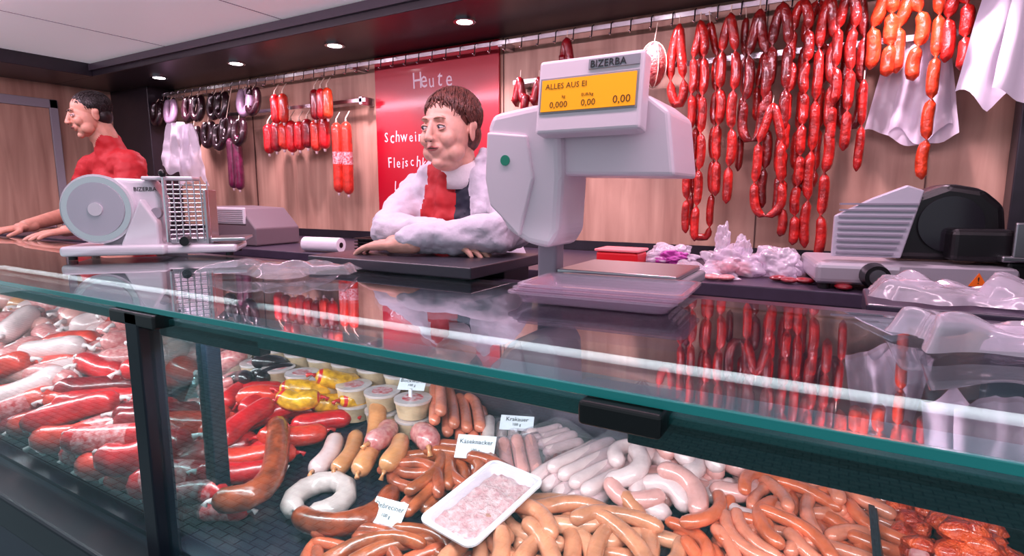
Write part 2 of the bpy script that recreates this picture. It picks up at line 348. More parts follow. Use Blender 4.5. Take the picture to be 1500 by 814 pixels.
for i in range(9):
    for j in range(2):
        for k in range(2):
            x = -1.6+i*.094+j*.02; y = 1.065-j*.09; z = dz(y)+.002+k*.045
            mb.cyl((x, y, z), (x, y, z+.036), .036, beige, .042, 20); mb.cyl((x, y, z+.036), (x, y, z+.042), .044, lidm, seg=20)
            if k: mb.cyl((x, y, z+.042), (x, y, z+.0425), .025, LABEL, seg=16)
            hput(x, y, z+.03, .04)
mb.build('salad_tub_stack')
mb = MB()
for i in range(5):
    x = -.80+i*.027; y = 1.02+i*.011
    lay(mb, [(x-.06, y+.075), (x, y), (x+.065, y-.085)], .0135, WIEN)
for i in range(4):
    x = -.79+i*.027; y = 1.03+i*.011; lay(mb, [(x-.06, y+.065), (x, y), (x+.065, y-.085)], .0135, WIEN)
mb.build('wiener_bundle')
def packs(name, lst):
    mb = MB()
    for (x, y, an, L, W, n, r, m) in lst:
        c_, s_ = math.cos(an), math.sin(an); zb = hsamp(x, y, .03)
        for k in range(n):
            o = (k-(n-1)/2)*r*2; lay(mb, [(x-c_*L/2-s_*o, y-s_*L/2+c_*o), (x-s_*o, y+c_*o), (x+c_*L/2-s_*o, y+s_*L/2+c_*o)], r, m)
        zt = hsamp(x, y, .02)+.008; vs = []; fs = []; N = 12
        for i in range(N+1):
            for j in range(N+1):
                a, b = (i/N-.5)*(L+.05), (j/N-.5)*(W+.04); e = max(abs(i/N-.5), abs(j/N-.5))*2
                wy = y+s_*a+c_*b; z = zt+(wy-y)*.19-(max(0, e-.7)/.3)*(zt-zb)*.8+noise.noise(V((a*40+x*9, b*40, y*7)))*.004
                vs.append((x+c_*a-s_*b, wy, z))
        for i in range(N):
            for j in range(N): fs.append((i*(N+1)+j, (i+1)*(N+1)+j, (i+1)*(N+1)+j+1, i*(N+1)+j+1))
        mb.add(vs, fs, VAC)
    return mb.build(name)
packs('vacuum_packed_sausages', [(-.60, 1.02, 2.1, .13, .12, 4, .014, WEISS2), (-.53, .95, 2.2, .13, .1, 3, .014, PINK), (-.46, .99, 1.95, .18, .05, 4, .008, DRED), (-.50, 1.05, 1.0, .1, .1, 4, .012, WEISS)])
packs('vacuum_packed_ham', [(-1.47, .92, .8, .12, .1, 2, .03, CUT), (-1.62, .96, .3, .12, .1, 2, .03, CUT), (-1.40, .84, .5, .1, .09, 3, .014, CUT), (-1.66, .88, 1.3, .1, .1, 2, .03, PINK)])
packs('vacuum_packed_white_sausages', [(-.385, .965, 1.27, .2, .12, 5, .0145, WEISS), (-.37, .98, 1.22, .19, .1, 4, .0145, WEISS)])
pile('white_sausage_pile', -.235, 1.0, 1.9, .11, .075, 24, .1, .017, [WEISS, WEISS, PINK], .8, .9, rot=.35, maxh=.06)
pile('cabanossi_pile', -.63, .87, -.5, .12, .07, 20, .18, .0125, [DEBR, BROWN2, DEBR], .5, .7, rot=.4, maxh=.05)
pile('debrecener_pile', -.60, .64, .35, .12, .06, 20, .17, .012, [DEBR, WIEN2, BROWN2], .5, .4, rot=.45, maxh=.04)
pile('bratwurst_pile', -.37, .77, .2, .17, .09, 40, .16, .0140, [FRANK, FRANK2, FRANK], .9, .5, rot=.5, maxh=.05)
pile('wiener_pile', -.06, .93, -.25, .17, .10, 60, .13, .0112, [WIEN, WIEN, WIEN2], .7, .4, rot=.5, maxh=.05)
pile('orange_wiener_pile', -.12, 1.03, .0, .06, .03, 8, .13, .011, [WIEN2], .5, .6, maxh=.05)
mb = MB(); lay(mb, [(-1.08, .80), (-1.01, .745), (-.935, .67), (-.92, .61), (-.97, .57)], .025, BROWN, tip=KNOT, seg=14); mb.build('smoked_ring_sausage')
mb = MB(); lay(mb, [(-.84+.052*math.cos(a), .705+.052*math.sin(a)) for a in [(-1.2+i*5.9/8) for i in range(9)]], .021, WEISS2, seg=14, tip=KNOT); mb.build('liver_ring_sausage')
mb = MB(); lay(mb, [(-.83, .645), (-.78, .635), (-.725, .655), (-.70, .715), (-.72, .785)], .021, BROWN, tip=KNOT, seg=14); mb.build('smoked_ring_sausage')
mb = MB()
for a, b, m, r in (((-.975, .875), (-.905, .745), WEISS, .021), ((-.94, .905), (-.86, .765), TAN, .019), ((-.93, .97), (-.79, .76), TAN, .021), ((-.80, .9), (-.745, .785), TAN, .02), ((-.86, .93), (-.82, .82), CUT, .024), ((-.78, .93), (-.70, .87), CUT, .026)):
    lay(mb, [a, ((a[0]+b[0])/2+.012, (a[1]+b[1])/2), b], r, m, seg=14, tip=TAN)
mb.build('thick_bratwurst_pile')
def tray(mb, c, L, W, h, ang, tilt, rim, fill, lump, film=True, flare=.008):
    mb.M = Matrix.Translation(c) @ Matrix.Rotation(ang, 4, 'Z') @ Matrix.Rotation(tilt, 4, 'Y')
    def ring(l, w, z, n=8, rad=.018):
        out = []
        for sx, sy, a0 in ((1, 1, 0), (-1, 1, 90), (-1, -1, 180), (1, -1, 270)):
            for k in range(n):
                a = math.radians(a0+90*k/(n-1)); out.append((sx*(l/2-rad)+rad*math.cos(a), sy*(w/2-rad)+rad*math.sin(a), z))
        return out
    R_ = [ring(L-.02, W-.02, 0), ring(L, W, h), ring(L+flare*2, W+flare*2, h), ring(L+flare*2, W+flare*2, h-.004), ring(L-.006, W-.006, h-.002), ring(L-.026, W-.026, .002)]
    n = len(R_[0]); vs = sum(R_, []); fs = []
    for i in range(5):
        for k in range(n): fs.append((i*n+k, i*n+(k+1) % n, (i+1)*n+(k+1) % n, (i+1)*n+k))
    fs.append(tuple(5*n+k for k in range(n))); fs.append(tuple(range(n))[::-1]); mb.add(vs, fs, rim, False)
    if fill:
        N = 26; vs = []; fs = []
        for i in range(N+1):
            for j in range(N+1):
                a, b = (i/N-.5)*(L-.016), (j/N-.5)*(W-.016); e = max(abs(i/N-.5), abs(j/N-.5))*2
                vs.append((a, b, h*.75*(1-max(0, e-.85)*3)+lump*noise.turbulence(V((a*45, b*45, c[0]*9)), 3, False)))
        for i in range(N):
            for j in range(N): fs.append((i*(N+1)+j, (i+1)*(N+1)+j, (i+1)*(N+1)+j+1, i*(N+1)+j+1))
        mb.add(vs, fs, fill)
    if film: mb.add([(-L/2, -W/2, h+.001), (L/2, -W/2, h+.001), (L/2, W/2, h+.001), (-L/2, W/2, h+.001)], [(0, 1, 2, 3)], VAC)
    mb.M = Matrix.Identity(4)
mb = MB(); mince = mat('minced_meat', (218, 142, 146), .4, var=1, scale=90, col2=(242, 206, 202), bump=.8, bscale=200, coat=.5)
tray(mb, (-.495, .765, hsamp(-.495, .77, .07)+.008), .175, .11, .026, 1.38, -.2, mat('foam_tray', (236, 226, 234), .4), mince, .007); mb.build('minced_meat_tray')
KEB = mat('marinated_meat', (226, 78, 22), .35, var=1, scale=50, col2=(170, 30, 12), bump=.8, bscale=150, coat=.6)
mb = MB(); tray(mb, (.175, .97, .735), .26, .19, .045, 1.57, 0, BLACK, None, 0, False)
for i in range(44):
    a = rnd.uniform(-.065, .065); b = rnd.uniform(-.05, .1); vs0 = len(mb.v)
    mb.ell((.175+a, .96+b, .762+rnd.uniform(0, .06)*(1-abs(a)/.08)), (rnd.uniform(.018, .032), rnd.uniform(.014, .024), rnd.uniform(.01, .018)), KEB, Matrix.Rotation(rnd.uniform(0, 3), 3, 'Z') @ Matrix.Rotation(rnd.uniform(-.6, .6), 3, 'X'), 12, 8)
    for q in range(vs0, len(mb.v)):
        w = V(mb.v[q]); mb.v[q] = tuple(w+V((noise.noise(w*90), noise.noise(w*90+V((5, 0, 0))), noise.noise(w*90+V((0, 5, 0)))))*.007)
for i in range(5): mb.box((.115+i*.027, .865, .76), (.138+i*.027, .9, .79), CUT, .005)
mb.build('marinated_meat_tray')
mb = MB(); tray(mb, (.375, 1.0, .745), .24, .19, .045, 1.57, 0, BLACK, None, 0, False)
for i in range(18): 
    a = -.07+.14*(i % 6)/5; z = .77+.022*(i//6); P = resample([V((.375+a, .91, z)), V((.375+a+rnd.uniform(-.02, .02), 1.0, z+.012)), V((.375+a*.7, 1.08, z))], 15); mb.tube(P, sausage_r(P, .014), CHOR, 10)
mb.build('red_sausage_tray')
for x in (.62, .86):
    mb = MB(); tray(mb, (x, .95, .735), .3, .2, .045, 1.57, 0, BLACK, mince, .01, False); mb.build('meat_tray')
CARD = mat('card_white', (232, 230, 238), .4); INK = mat('ink', (24, 22, 26), .6)
def card(x, y, t, w=.075, h=.045, yaw=.35):
    mb = MB(); z = hsamp(x, y, .02)+.006; mx = facing(x, y, z, yaw, .85)
    mb.M = mx; mb.box((-w/2, 0, -.001), (w/2, h, 0), CARD); mb.text(t, .0135, Matrix.Translation((0, h*.62, .0006)), INK, .0002, 'CENTER')
    mb.text('100 g', .009, Matrix.Translation((0, h*.3, .0006)), INK, .0002, 'CENTER'); mb.M = Matrix.Identity(4)
    mb.box((x-.004, y-.002, z-.03), (x+.004, y+.002, z+.004), CARD); mb.build('price_card')
card(-.835, .975, 'Bockwurst', .065, .032); card(-.60, .885, 'Käseknacker', .08, .05); card(-.585, 1.03, 'Krakauer', .075, .035); card(-.665, .69, 'Debreciner', .07, .045, yaw=.1)
card(-1.75, .95, 'Schinken')

# ---------------------------------------------------------------- wall rails and hanging goods
mb = MB()
mb.box((-4.25, 2.375, 1.962), (.46, 2.385, 1.98), STEEL); mb.box((-3.6, 2.40, 1.78), (-2.32, 2.41, 1.80), STEEL); mb.box((-1.38, 2.40, 1.78), (.46, 2.41, 1.80), STEEL)
for x in (-4.2, -3.3, -2.4, -1.44, -.5, .4): mb.box((x-.012, 2.38, 1.955), (x+.012, 2.497, 1.985), STEEL, .002)
for x in (-3.55, -2.36, -1.35, -.4, .42): mb.box((x-.012, 2.40, 1.765), (x+.012, 2.497, 1.81), STEEL, .002)
x = -4.2
while x < .44:
    mb.tube([V((x, 2.378, 1.985)), V((x, 2.36, 1.975)), V((x, 2.355, 1.94)), V((x, 2.35, 1.925)), V((x, 2.335, 1.93))], .003, CHROME, 6); x += .085
mb.build('hanging_rail')
STR = mat('string', (230, 210, 190), .8)
def strand(mb, path, r, link, m):
    Q = spline(path, 60); L = [0]
    for i in range(1, 60): L.append(L[-1]+(Q[i]-Q[i-1]).length)
    nl = max(1, round(L[-1]/link)); n = nl*9+1; P = []; rr = []; ph = [rnd.uniform(-1, 1) for _ in range(nl+1)]
    for i in range(n):
        l = L[-1]*i/(n-1); k = 0
        while k < 58 and L[k+1] < l: k += 1
        a = (l-L[k])/max(1e-9, L[k+1]-L[k]); q = Q[k].lerp(Q[k+1], min(1, a)); u = (i % 9)/9; kk = i//9
        if i == n-1: u = 0; kk = nl-1
        off = math.sin(math.pi*u)*.009; q = q+V((off*ph[kk], off*abs(ph[kk-1]), 0)); P.append(q)
        rr.append(max(.16*r, r*(1-abs(2*u-1)**5)**.5))
    mb.tube(P, rr, m, 9)
CH1 = SA('dried_red_sausage', (172, 30, 24), var=.45, bump=.7, scale=26, bscale=45); CH2 = SA('dried_dark_sausage', (128, 24, 22), var=.45, bump=.8, scale=26, bscale=45); CH3 = SA('dried_orange_sausage', (208, 62, 28), var=.35, bump=.4)
def hang(name, x, zt, zb, r, link, m, kind='double', w=.022, y=2.345):
    mb = MB()
    if kind == 'double':
        strand(mb, [V((x, y, zt)), V((x-w, y, zt-.12)), V((x-w*1.1, y, (zt+zb)/2)), V((x-w, y, zb+.03))], r, link, m)
        strand(mb, [V((x, y-.01, zt)), V((x+w, y-.01, zt-.12)), V((x+w*1.1, y-.01, (zt+zb)/2)), V((x+w*.9, y-.01, zb))], r, link, m)
    elif kind == 'loop':
        strand(mb, [V((x, y, zt)), V((x-w, y, zt-.12)), V((x-w*1.2, y, (zt+zb)/2)), V((x-w*1.2, y, zb+.05)), V((x, y, zb)), V((x+w*1.2, y, zb+.05)), V((x+w*1.2, y-.01, (zt+zb)/2)), V((x+w, y, zt-.12)), V((x+.003, y, zt))], r, link, m)
    else: strand(mb, [V((x, y, zt)), V((x+.004, y, (zt+zb)/2)), V((x, y, zb))], r, link, m)
    mb.cyl((x, y, zt-.01), (x, 2.35, zt+.03), .002, STR, seg=6); return mb.build(name)
N_ = 'hanging_sausage_chain'
hang(N_, -.60, 1.93, 1.62, .019, .2, CH1, 'loop', .02)
hang(N_, -.52, 1.93, 1.085, .0165, .14, CH1, 'double', .02)
hang(N_, -.49, 1.93, 1.10, .015, .13, CH1, 'loop', .03, 2.38)
hang(N_, -.41, 1.94, 1.235, .018, .15, CH1, 'double', .023)
hang(N_, -.36, 1.93, 1.36, .015, .14, CH2, 'single', .02, 2.38)
hang(N_, -.31, 1.94, 1.47, .019, .16, CH2, 'loop', .026)
hang(N_, -.29, 1.80, 1.52, .016, .14, CH1, 'double', .02, 2.395)
hang(N_, -.235, 1.95, 1.19, .0185, .15, CH2, 'double', .025)
hang(N_, -.245, 1.60, 1.19, .0165, .15, CH1, 'loop', .035, 2.32)
hang(N_, -.17, 1.95, 1.085, .0175, .11, CH1, 'double', .024)
hang(N_, -.125, 1.95, 1.30, .019, .15, CH1, 'loop', .026, 2.38)
hang(N_, -.085, 1.95, 1.045, .0185, .16, CH1, 'double', .022)
hang(N_, -.03, 1.96, 1.42, .017, .14, CH1, 'double', .022, 2.33)
hang(N_, .0, 1.96, 1.50, .018, .15, CH2, 'loop', .022, 2.38)
hang(N_, .075, 1.96, 1.66, .022, .11, CH3, 'double', .026)
hang(N_, .035, 1.66, 1.35, .015, .13, CH1, 'single')
hang(N_, .15, 1.96, 1.64, .021, .12, CH3, 'double', .026)
hang(N_, .225, 1.97, 1.32, .0185, .14, CH3, 'single')
hang(N_, .275, 1.96, 1.66, .02, .12, CH1, 'double', .022)
hang('hanging_short_sausages', -1.08, 1.94, 1.80, .02, .13, DRED, 'double', .02)
hang('hanging_short_sausages', -1.31, 1.80, 1.64, .02, .16, DRED, 'double', .022)
hang('hanging_short_sausages', -1.215, 1.79, 1.64, .02, .15, DRED, 'double', .022)
mb = MB(); NETM = mat('netted_ham', (150, 40, 46), .4, var=1, scale=60, col2=(200, 110, 100), bump=.6, bscale=120)
mb.ell((-.69, 2.32, 1.78), (.05, .05, .085), NETM)
for k in range(7):
    a = k*math.pi/3.5; mb.tube([V((-.69+.053*math.cos(a)*math.sin(t), 2.32+.053*math.sin(a)*math.sin(t), 1.78+.088*math.cos(t))) for t in [i*math.pi/10 for i in range(11)]], .002, STR, 5)
mb.cyl((-.69, 2.32, 1.86), (-.69, 2.36, 1.95), .002, STR, seg=6); mb.build('netted_ham')
def ringh(mb, x, z, r0, r, m, y=2.33, sq=1.25):
    P = [V((x+r0*.75*math.sin(a), y+.01*math.cos(a), z-r0*sq*(math.cos(a)-1)-2*r0*sq+0)) for a in [(.25+i*(2*math.pi-.5)/16) for i in range(17)]]
    P = [V((q.x, q.y, 2*z-r0*2*sq-q.z)) for q in P]; mb.tube(P, sausage_r(P, r), m, 10)
    mb.cyl((x, y, z-.01), (x, 2.35, 1.94), .002, STR, seg=6)
for x, m in ((-4.25, BLOOD), (-4.08, mat('grey_sausage', (140, 118, 140), .4, var=.2)), (-3.86, BLOOD), (-3.76, BLOOD), (-3.58, BLOOD), (-3.50, BLOOD), (-3.27, MC['grey_sausage']), (-3.19, BLOOD)):
    mb = MB(); ringh(mb, x, 1.92, .06, .024, m); mb.build('hanging_ring_sausage')
for x, z in ((-3.62, 1.74), (-3.5, 1.72), (-3.42, 1.76), (-3.78, 1.72), (-3.3, 1.74)):
    mb = MB(); ringh(mb, x, z, .06, .024, BLOOD, 2.30); mb.build('hanging_ring_sausage')
SALP = SA('purple_salami', (96, 22, 60), var=.35)
def stick(name, x, zt, zb, r, m, y=2.34, label=False):
    mb = MB(); P = resample([V((x, y, zt)), V((x+.003, y, (zt+zb)/2)), V((x, y, zb))], 19); mb.tube(P, sausage_r(P, r), m, 14, [(.4, .55, LABEL)] if label else None)
    mb.tube([V((x, y, zt-.005)), V((x, y, zt+.02)), V((x, y+.03, min(zt+.06, 1.94)))], [r*.3, .003, .003], STR, 6); mb.tube([V((x, y, zb+.004)), V((x, y, zb-.015))], [r*.3, r*.2], KNOT, 6); return mb.build(name)
for x, a, b in ((-3.39, 1.64, 1.31), (-3.33, 1.64, 1.30)): stick('hanging_salami', x, a, b, .03, SALP, 2.3)
for i, x in enumerate((-3.1, -3.03, -2.96, -2.89, -2.82, -2.75, -2.68, -2.61)):
    stick('hanging_red_sausage', x, 1.70+.01*(i % 2), 1.52+.01*(i % 3), .032, [RED, DRED, RED2, RED][i % 4], 2.36)
for x, m in ((-2.97, RED), (-2.9, RED2), (-2.63, DRED), (-2.58, RED), (-2.53, CH3)): stick('hanging_red_sausage', x, 1.86, 1.69, .028, m, 2.32)
stick('hanging_long_sausage', -2.49, 1.67, 1.28, .03, RED2, 2.34, True); stick('hanging_long_sausage', -2.415, 1.67, 1.27, .03, RED2, 2.34, True)
BAGW = glassmat('white_bag_plastic', (240, 236, 246), 1.45, .3, haze=.72, hazecol=(236, 230, 242), bump=.5, bscale=20)
def drape(name, x0, x1, zt, zb, y, seed, m, taper=.25, tilt=0):
    mb = MB(); N = 22; vs = []; fs = []
    for i in range(N+1):
        for j in range(N+1):
            u, w = i/N, j/N; wd = taper+(1-taper)*w**.6; xx = (x0+x1)/2+(u-.5)*(x1-x0)*wd+tilt*w
            edge = noise.noise(V((u*3+seed, seed, 0)))*.18
            zz = zt-(zt-zb)*w*(1-.12*abs(math.sin(u*3+seed))*w+edge*w); yy = y-.012*math.sin(u*17+seed+w*2)*(1-.3*w)-.02*noise.noise(V((u*4, w*4, seed)))
            vs.append((xx, yy, zz))
    for i in range(N):
        for j in range(N): fs.append((i*(N+1)+j, (i+1)*(N+1)+j, (i+1)*(N+1)+j+1, i*(N+1)+j+1))
    mb.add(vs, fs, m); return mb.build(name)
drape('hanging_plastic_bag', .05, .32, 1.80, 1.43, 2.43, 1.3, BAGW, .5)
drape('hanging_plastic_bag', .12, .30, 1.79, 1.45, 2.41, 4.3, BAGW, .4)
drape('hanging_paper_bags', .30, .56, 2.02, 1.54, 2.27, 2.2, mat('white_paper', (228, 222, 234), .6), .55, -.02)
drape('hanging_paper_bags', .36, .64, 2.02, 1.50, 2.23, 5.2, MC['white_paper'], .6)
drape('hanging_plastic_bag', -4.05, -3.65, 1.74, 1.40, 2.22, 7.7, BAGW, .4); drape('hanging_plastic_bag', -3.85, -3.5, 1.72, 1.32, 2.2, 3.1, BAGW, .35)
mb = MB(); SIGN = mat('menu_sign_red', (168, 6, 34), .3, coat=.4); CHALK = mat('chalk_white', (236, 220, 228), .8)
mb.box((-2.32, 2.478, 1.05), (-1.505, 2.494, 2.022), SIGN, .003)
def hand_text(t_, x, z, s_):
    r2 = random.Random(len(t_)); cx = x
    for ch in t_:
        mb.text(ch, s_*r2.uniform(.85, 1.1), facing(cx, 2.477, z+r2.uniform(-.006, .006)) @ Matrix.Rotation(r2.uniform(-.12, .06), 4, 'Z') @ Matrix.Scale(.8, 4, (1, 0, 0)), CHALK, .0004)
        cx += s_*(.27 if ch in 'il' else .72 if ch in 'wm' else .46)
for t_, x, z, s_ in (('Heute', -2.05, 1.83, .12), ('Schweinenacken', -2.26, 1.56, .085), ('Fleischkäse', -2.24, 1.42, .085), ('Leberkäse', -2.2, 1.295, .08), ('Debreciner', -2.2, 1.18, .08)): hand_text(t_, x, z, s_)
mb.build('menu_sign')

# ---------------------------------------------------------------- counter appliances
mb = MB(); mb.M = Matrix.Translation((-1.80, .955, 1.087)) @ Matrix.Rotation(math.radians(46), 4, 'Z') @ Matrix.Diagonal((.8, .8, .86, 1))
mb.box((-.27, -.13, .012), (.06, .12, .045), WHITEP, .012); mb.box((.02, -.1, .012), (.29, .14, .04), WHITEP, .01)
for x, y in ((-.24, -.1), (-.24, .09), (.26, -.07), (.26, .11)): mb.cyl((x, y, 0), (x, y, .014), .014, BLACK)
mb.prism([(-.17, .03), (.0, .03), (.03, .1), (.035, .2), (.0, .265), (-.12, .27), (-.2, .24)], -.03, .09, WHITEP, .014)
mb.cyl((-.16, -.075, .165), (-.16, -.03, .165), .115, WHITEP, .112, 40); mb.cyl((-.16, -.082, .165), (-.16, -.075, .165), .108, CHROME, seg=40)
mb.cyl((-.16, -.088, .165), (-.16, -.082, .165), .088, mat('blade_cover', (196, 192, 202), .25, .3), seg=40); mb.cyl((-.16, -.096, .165), (-.16, -.088, .165), .022, WHITEP, seg=20)
mb.prism([(-.1, .03), (.03, .03), (.03, .12), (-.02, .2)], -.09, -.03, WHITEP, .008)
mb.text('BIZERBA', .02, facing(-.055, -.032, .225), INK); mb.cyl((.02, -.06, .15), (.02, -.035, .15), .018, GREYP)
mb.box((-.02, -.06, .262), (.15, .06, .275), WHITEP, .005)
for k in range(13): mb.cyl((.06, -.06, .06+k*.0155), (.19, -.02, .06+k*.0155), .0028, CHROME, seg=6)
for k in range(7): mb.cyl((.06+k*.0215, -.062+k*.0066, .05), (.06+k*.0215, -.062+k*.0066, .26), .003, CHROME, seg=6)
mb.box((.05, -.03, .04), (.2, .1, .06), STEEL, .003); mb.box((.18, -.06, .04), (.19, .12, .23), STEEL, .003); mb.box((.2, -.08, .05), (.32, .1, .062), STEEL, .003)
mb.cyl((.12, -.12, .055), (.12, -.07, .055), .016, BLACK); mb.cyl((.055, -.07, .05), (.055, -.07, .28), .006, CHROME, seg=10); mb.ell((.055, -.07, .285), .014, BLACK)
mb.build('meat_slicer')
mb = MB(); SC = mat('scale_housing', (232, 214, 224), .35, coat=.2)
mb.box((-.535, 1.03, 1.088), (-.492, 1.07, 1.30), mat('scale_post', (150, 138, 152), .35), .006)
mb.box((-.50, 1.03, 1.088), (-.24, 1.24, 1.112), GREYP, .006); mb.box((-.49, 1.03, 1.113), (-.25, 1.23, 1.122), STEEL, .003)
for x, y in ((-.48, 1.05), (-.26, 1.05), (-.48, 1.12), (-.26, 1.12)): mb.cyl((x, y, 1.074), (x, y, 1.09), .015, BLACK)
mb.prism([(-.612, 1.40), (-.60, 1.425), (-.50, 1.437), (-.455, 1.42), (-.45, 1.30), (-.455, 1.2), (-.475, 1.168), (-.52, 1.175), (-.567, 1.2), (-.60, 1.25), (-.612, 1.32)], .96, 1.09, SC, .014)
mb.prism([(-.612, 1.30), (-.602, 1.25), (-.535, 1.19), (-.505, 1.3), (-.52, 1.38), (-.607, 1.39)], .953, .965, SC, .004)
mb.prism([(-.47, 1.305), (-.47, 1.43), (-.30, 1.44), (-.262, 1.41), (-.248, 1.30)], .98, 1.15, SC, .008)
mb.M = Matrix.Translation((-.392, .955, 1.44)) @ Matrix.Rotation(-.14, 4, 'X') @ Matrix.Scale(.92, 4)
mb.box((-.105, -.02, -.072), (.105, .025, .07), SC, .007); mb.box((-.098, -.0215, -.034), (.098, -.0195, .034), GREYP)
mb.box((-.094, -.0235, -.03), (.094, -.021, .03), mat('lcd_amber', (250, 160, 8), .3, es=.45))
LCDT = mat('lcd_text', (80, 44, 0), .5)
mb.text('ALLES AUS EI', .015, facing(-.086, -.0242, .012), LCDT, .0002); mb.text('0,000', .017, facing(-.075, -.0242, -.024), LCDT, .0002); mb.text('0,00', .017, facing(-.01, -.0242, -.024), LCDT, .0002); mb.text('0,00', .02, facing(.052, -.0242, -.024), LCDT, .0002)
mb.text('kg', .008, facing(-.05, -.0242, -.006), LCDT, .0002); mb.text('EUR/kg', .008, facing(-.01, -.0242, -.006), LCDT, .0002)
mb.box((.0, -.0225, .043), (.098, -.02, .061), GREYP); mb.text('BIZERBA', .0185, facing(.003, -.0232, .0455), INK, .0004)
mb.M = Matrix.Identity(4); mb.cyl((-.565, .951, 1.335), (-.565, .954, 1.335), .010, mat('green_sticker', (30, 140, 110), .4)); mb.build('counter_scale')
mb = MB(); mb.M = Matrix.Translation((.12, 1.95, 1.011)) @ Matrix.Rotation(math.radians(10), 4, 'Z')
ALU = mat('slicer_alu', (186, 182, 190), .35, .5)
mb.box((-.2, -.15, .015), (.26, .16, .075), ALU, .015); mb.box((-.0, -.155, .02), (.25, -.15, .07), GREYP)
for x, y in ((-.17, -.12), (-.17, .13), (.23, -.12), (.23, .13)): mb.cyl((x, y, 0), (x, y, .018), .016, BLACK)
mb.cyl((-.06, -.20, .045), (-.06, -.15, .045), .03, BLACK, .034, 28); mb.cyl((-.06, -.205, .045), (-.06, -.2, .045), .02, STEEL)
mb.prism([(.15, .028), (.19, .028), (.17, .062)], -.158, -.155, mat('warning_orange', (240, 110, 20), .5)); mb.text('!', .025, facing(.166, -.159, .035), INK)
mb.prism([(-.15, .085), (.02, .085), (.06, .27), (.02, .285), (-.06, .25), (-.15, .2)], -.07, -.055, mat('guard_plate', (196, 192, 204), .3, .3), .004)
for k in range(9): mb.box((-.14, -.078, .095+k*.017), (.0+k*.006, -.07, .1+k*.017), mat('guard_rib', (140, 136, 150), .3))
mb.prism([(.0, .08), (.24, .08), (.26, .16), (.25, .23), (.2, .275), (.12, .29), (.05, .26), (.02, .2)], -.05, .06, BLACK, .02)
mb.cyl((.13, -.06, .18), (.13, -.05, .18), .075, mat('dark_gloss', (30, 28, 34), .12), seg=40)
mb.box((.12, -.11, .085), (.26, -.04, .17), BLACK, .015); mb.box((.22, -.14, .09), (.42, .1, .105), STEEL, .004); mb.box((.24, -.14, .1), (.42, -.13, .19), STEEL, .004); mb.box((.24, -.12, 0.005), (.42, .1, .09), BLACK, .01)
mb.cyl((.30, -.16, .20), (.30, -.1, .17), .014, BLACK); mb.build('meat_slicer')
mb = MB(); mb.prism([(-2.95, 1.012), (-2.55, 1.012), (-2.55, 1.10), (-2.66, 1.2), (-2.93, 1.21)], 1.83, 2.1, mat('machine_brown_grey', (110, 98, 104), .4), .008)
mb.box((-2.94, 1.82, 1.12), (-2.62, 1.835, 1.205), WHITEP, .006)
for k in range(7): mb.box((-2.93, 1.815, 1.13+k*.01), (-2.63, 1.822, 1.134+k*.01), GREYP)
mb.build('wrapping_machine')
mb = MB(); mb.cyl((-2.15, 1.80, 1.044), (-1.95, 1.83, 1.044), .033, mat('paper_roll', (232, 228, 236), .6)); mb.cyl((-2.152, 1.80, 1.044), (-1.948, 1.83, 1.044), .012, BLACK); mb.build('paper_roll')
mb = MB()
for k in range(4): tray(mb, (-1.72, 1.86, 1.012+k*.014), .2, .14, .03, .1, 0, BLACK, None, 0, False)
mb.build('black_tray_stack')
mb = MB(); REDC = mat('red_container', (214, 24, 34), .35)
mb.box((-.79, 2.0, 1.011), (-.63, 2.12, 1.06), REDC, .01); mb.box((-.795, 1.995, 1.06), (-.625, 2.125, 1.07), mat('container_lid', (236, 130, 134), .3), .004); mb.build('red_food_container')
def crumple(mb, c, s, m, seed, flat=True, amp=.45):
    bm = bmesh.new(); bmesh.ops.create_icosphere(bm, subdivisions=5, radius=1)
    for q in bm.verts:
        dd = q.co.copy(); k = .9+amp*noise.noise(dd*1.6+V((seed, 0, 0)))+.7*amp*abs(noise.noise(dd*2.6+V((0, seed, 0))))-.2*abs(noise.noise(dd*4+V((0, 0, seed))))
        q.co = V((dd.x*s[0]*k, dd.y*s[1]*k, dd.z*s[2]*k))
        if flat and q.co.z < -s[2]*.6: q.co.z = -s[2]*.6
        q.co += V(c)+V((0, 0, s[2]*.6))
    bm.verts.index_update(); mb.add([q.co.copy() for q in bm.verts], [[x.index for x in g.verts] for g in bm.faces], m); bm.free()
BAG = glassmat('crumpled_bag_plastic', (246, 240, 248), 1.5, .15, haze=.34, hazecol=(244, 238, 248), bump=.3, bscale=25)
def sheet(mb, c, L, W, ang, m, amp, seed, fq=1.0, N=44):
    vs = []; fs = []; ca, sa = math.cos(ang), math.sin(ang)
    for i in range(N+1):
        for j in range(N+1):
            u, w = (i/N-.5), (j/N-.5); edge = 1+.25*noise.noise(V((math.atan2(w, u)*1.5, seed, 0)))
            a, b = u*L*edge, w*W*edge; a2 = a+.02*noise.noise(V((b*12, seed, 0))); b2 = b+.02*noise.noise(V((a*12, seed+5, 0)))
            rim = min(1, (1-2*max(abs(u), abs(w)))*5+.15)
            z = amp*rim*(.45+.8*noise.noise(V((a*7*fq, b*7*fq, seed)))+.5*abs(noise.noise(V((a*16*fq, b*16*fq, seed)))))
            vs.append((c[0]+ca*a2-sa*b2, c[1]+sa*a2+ca*b2, c[2]+max(0, z)))
    for i in range(N):
        for j in range(N): fs.append((i*(N+1)+j, (i+1)*(N+1)+j, (i+1)*(N+1)+j+1, i*(N+1)+j+1))
    mb.add(vs, fs, m)
mb = MB(); crumple(mb, (-.30, 1.95, 1.012), (.10, .08, .055), BAG, 1); crumple(mb, (-.17, 1.98, 1.012), (.08, .07, .06), BAG, 5); crumple(mb, (-.30, 1.95, 1.014), (.06, .05, .03), CUT, 1)
crumple(mb, (-.33, 1.95, 1.06), (.028, .022, .07), BAG, 3); crumple(mb, (-.27, 1.95, 1.06), (.026, .02, .05), BAG, 4)
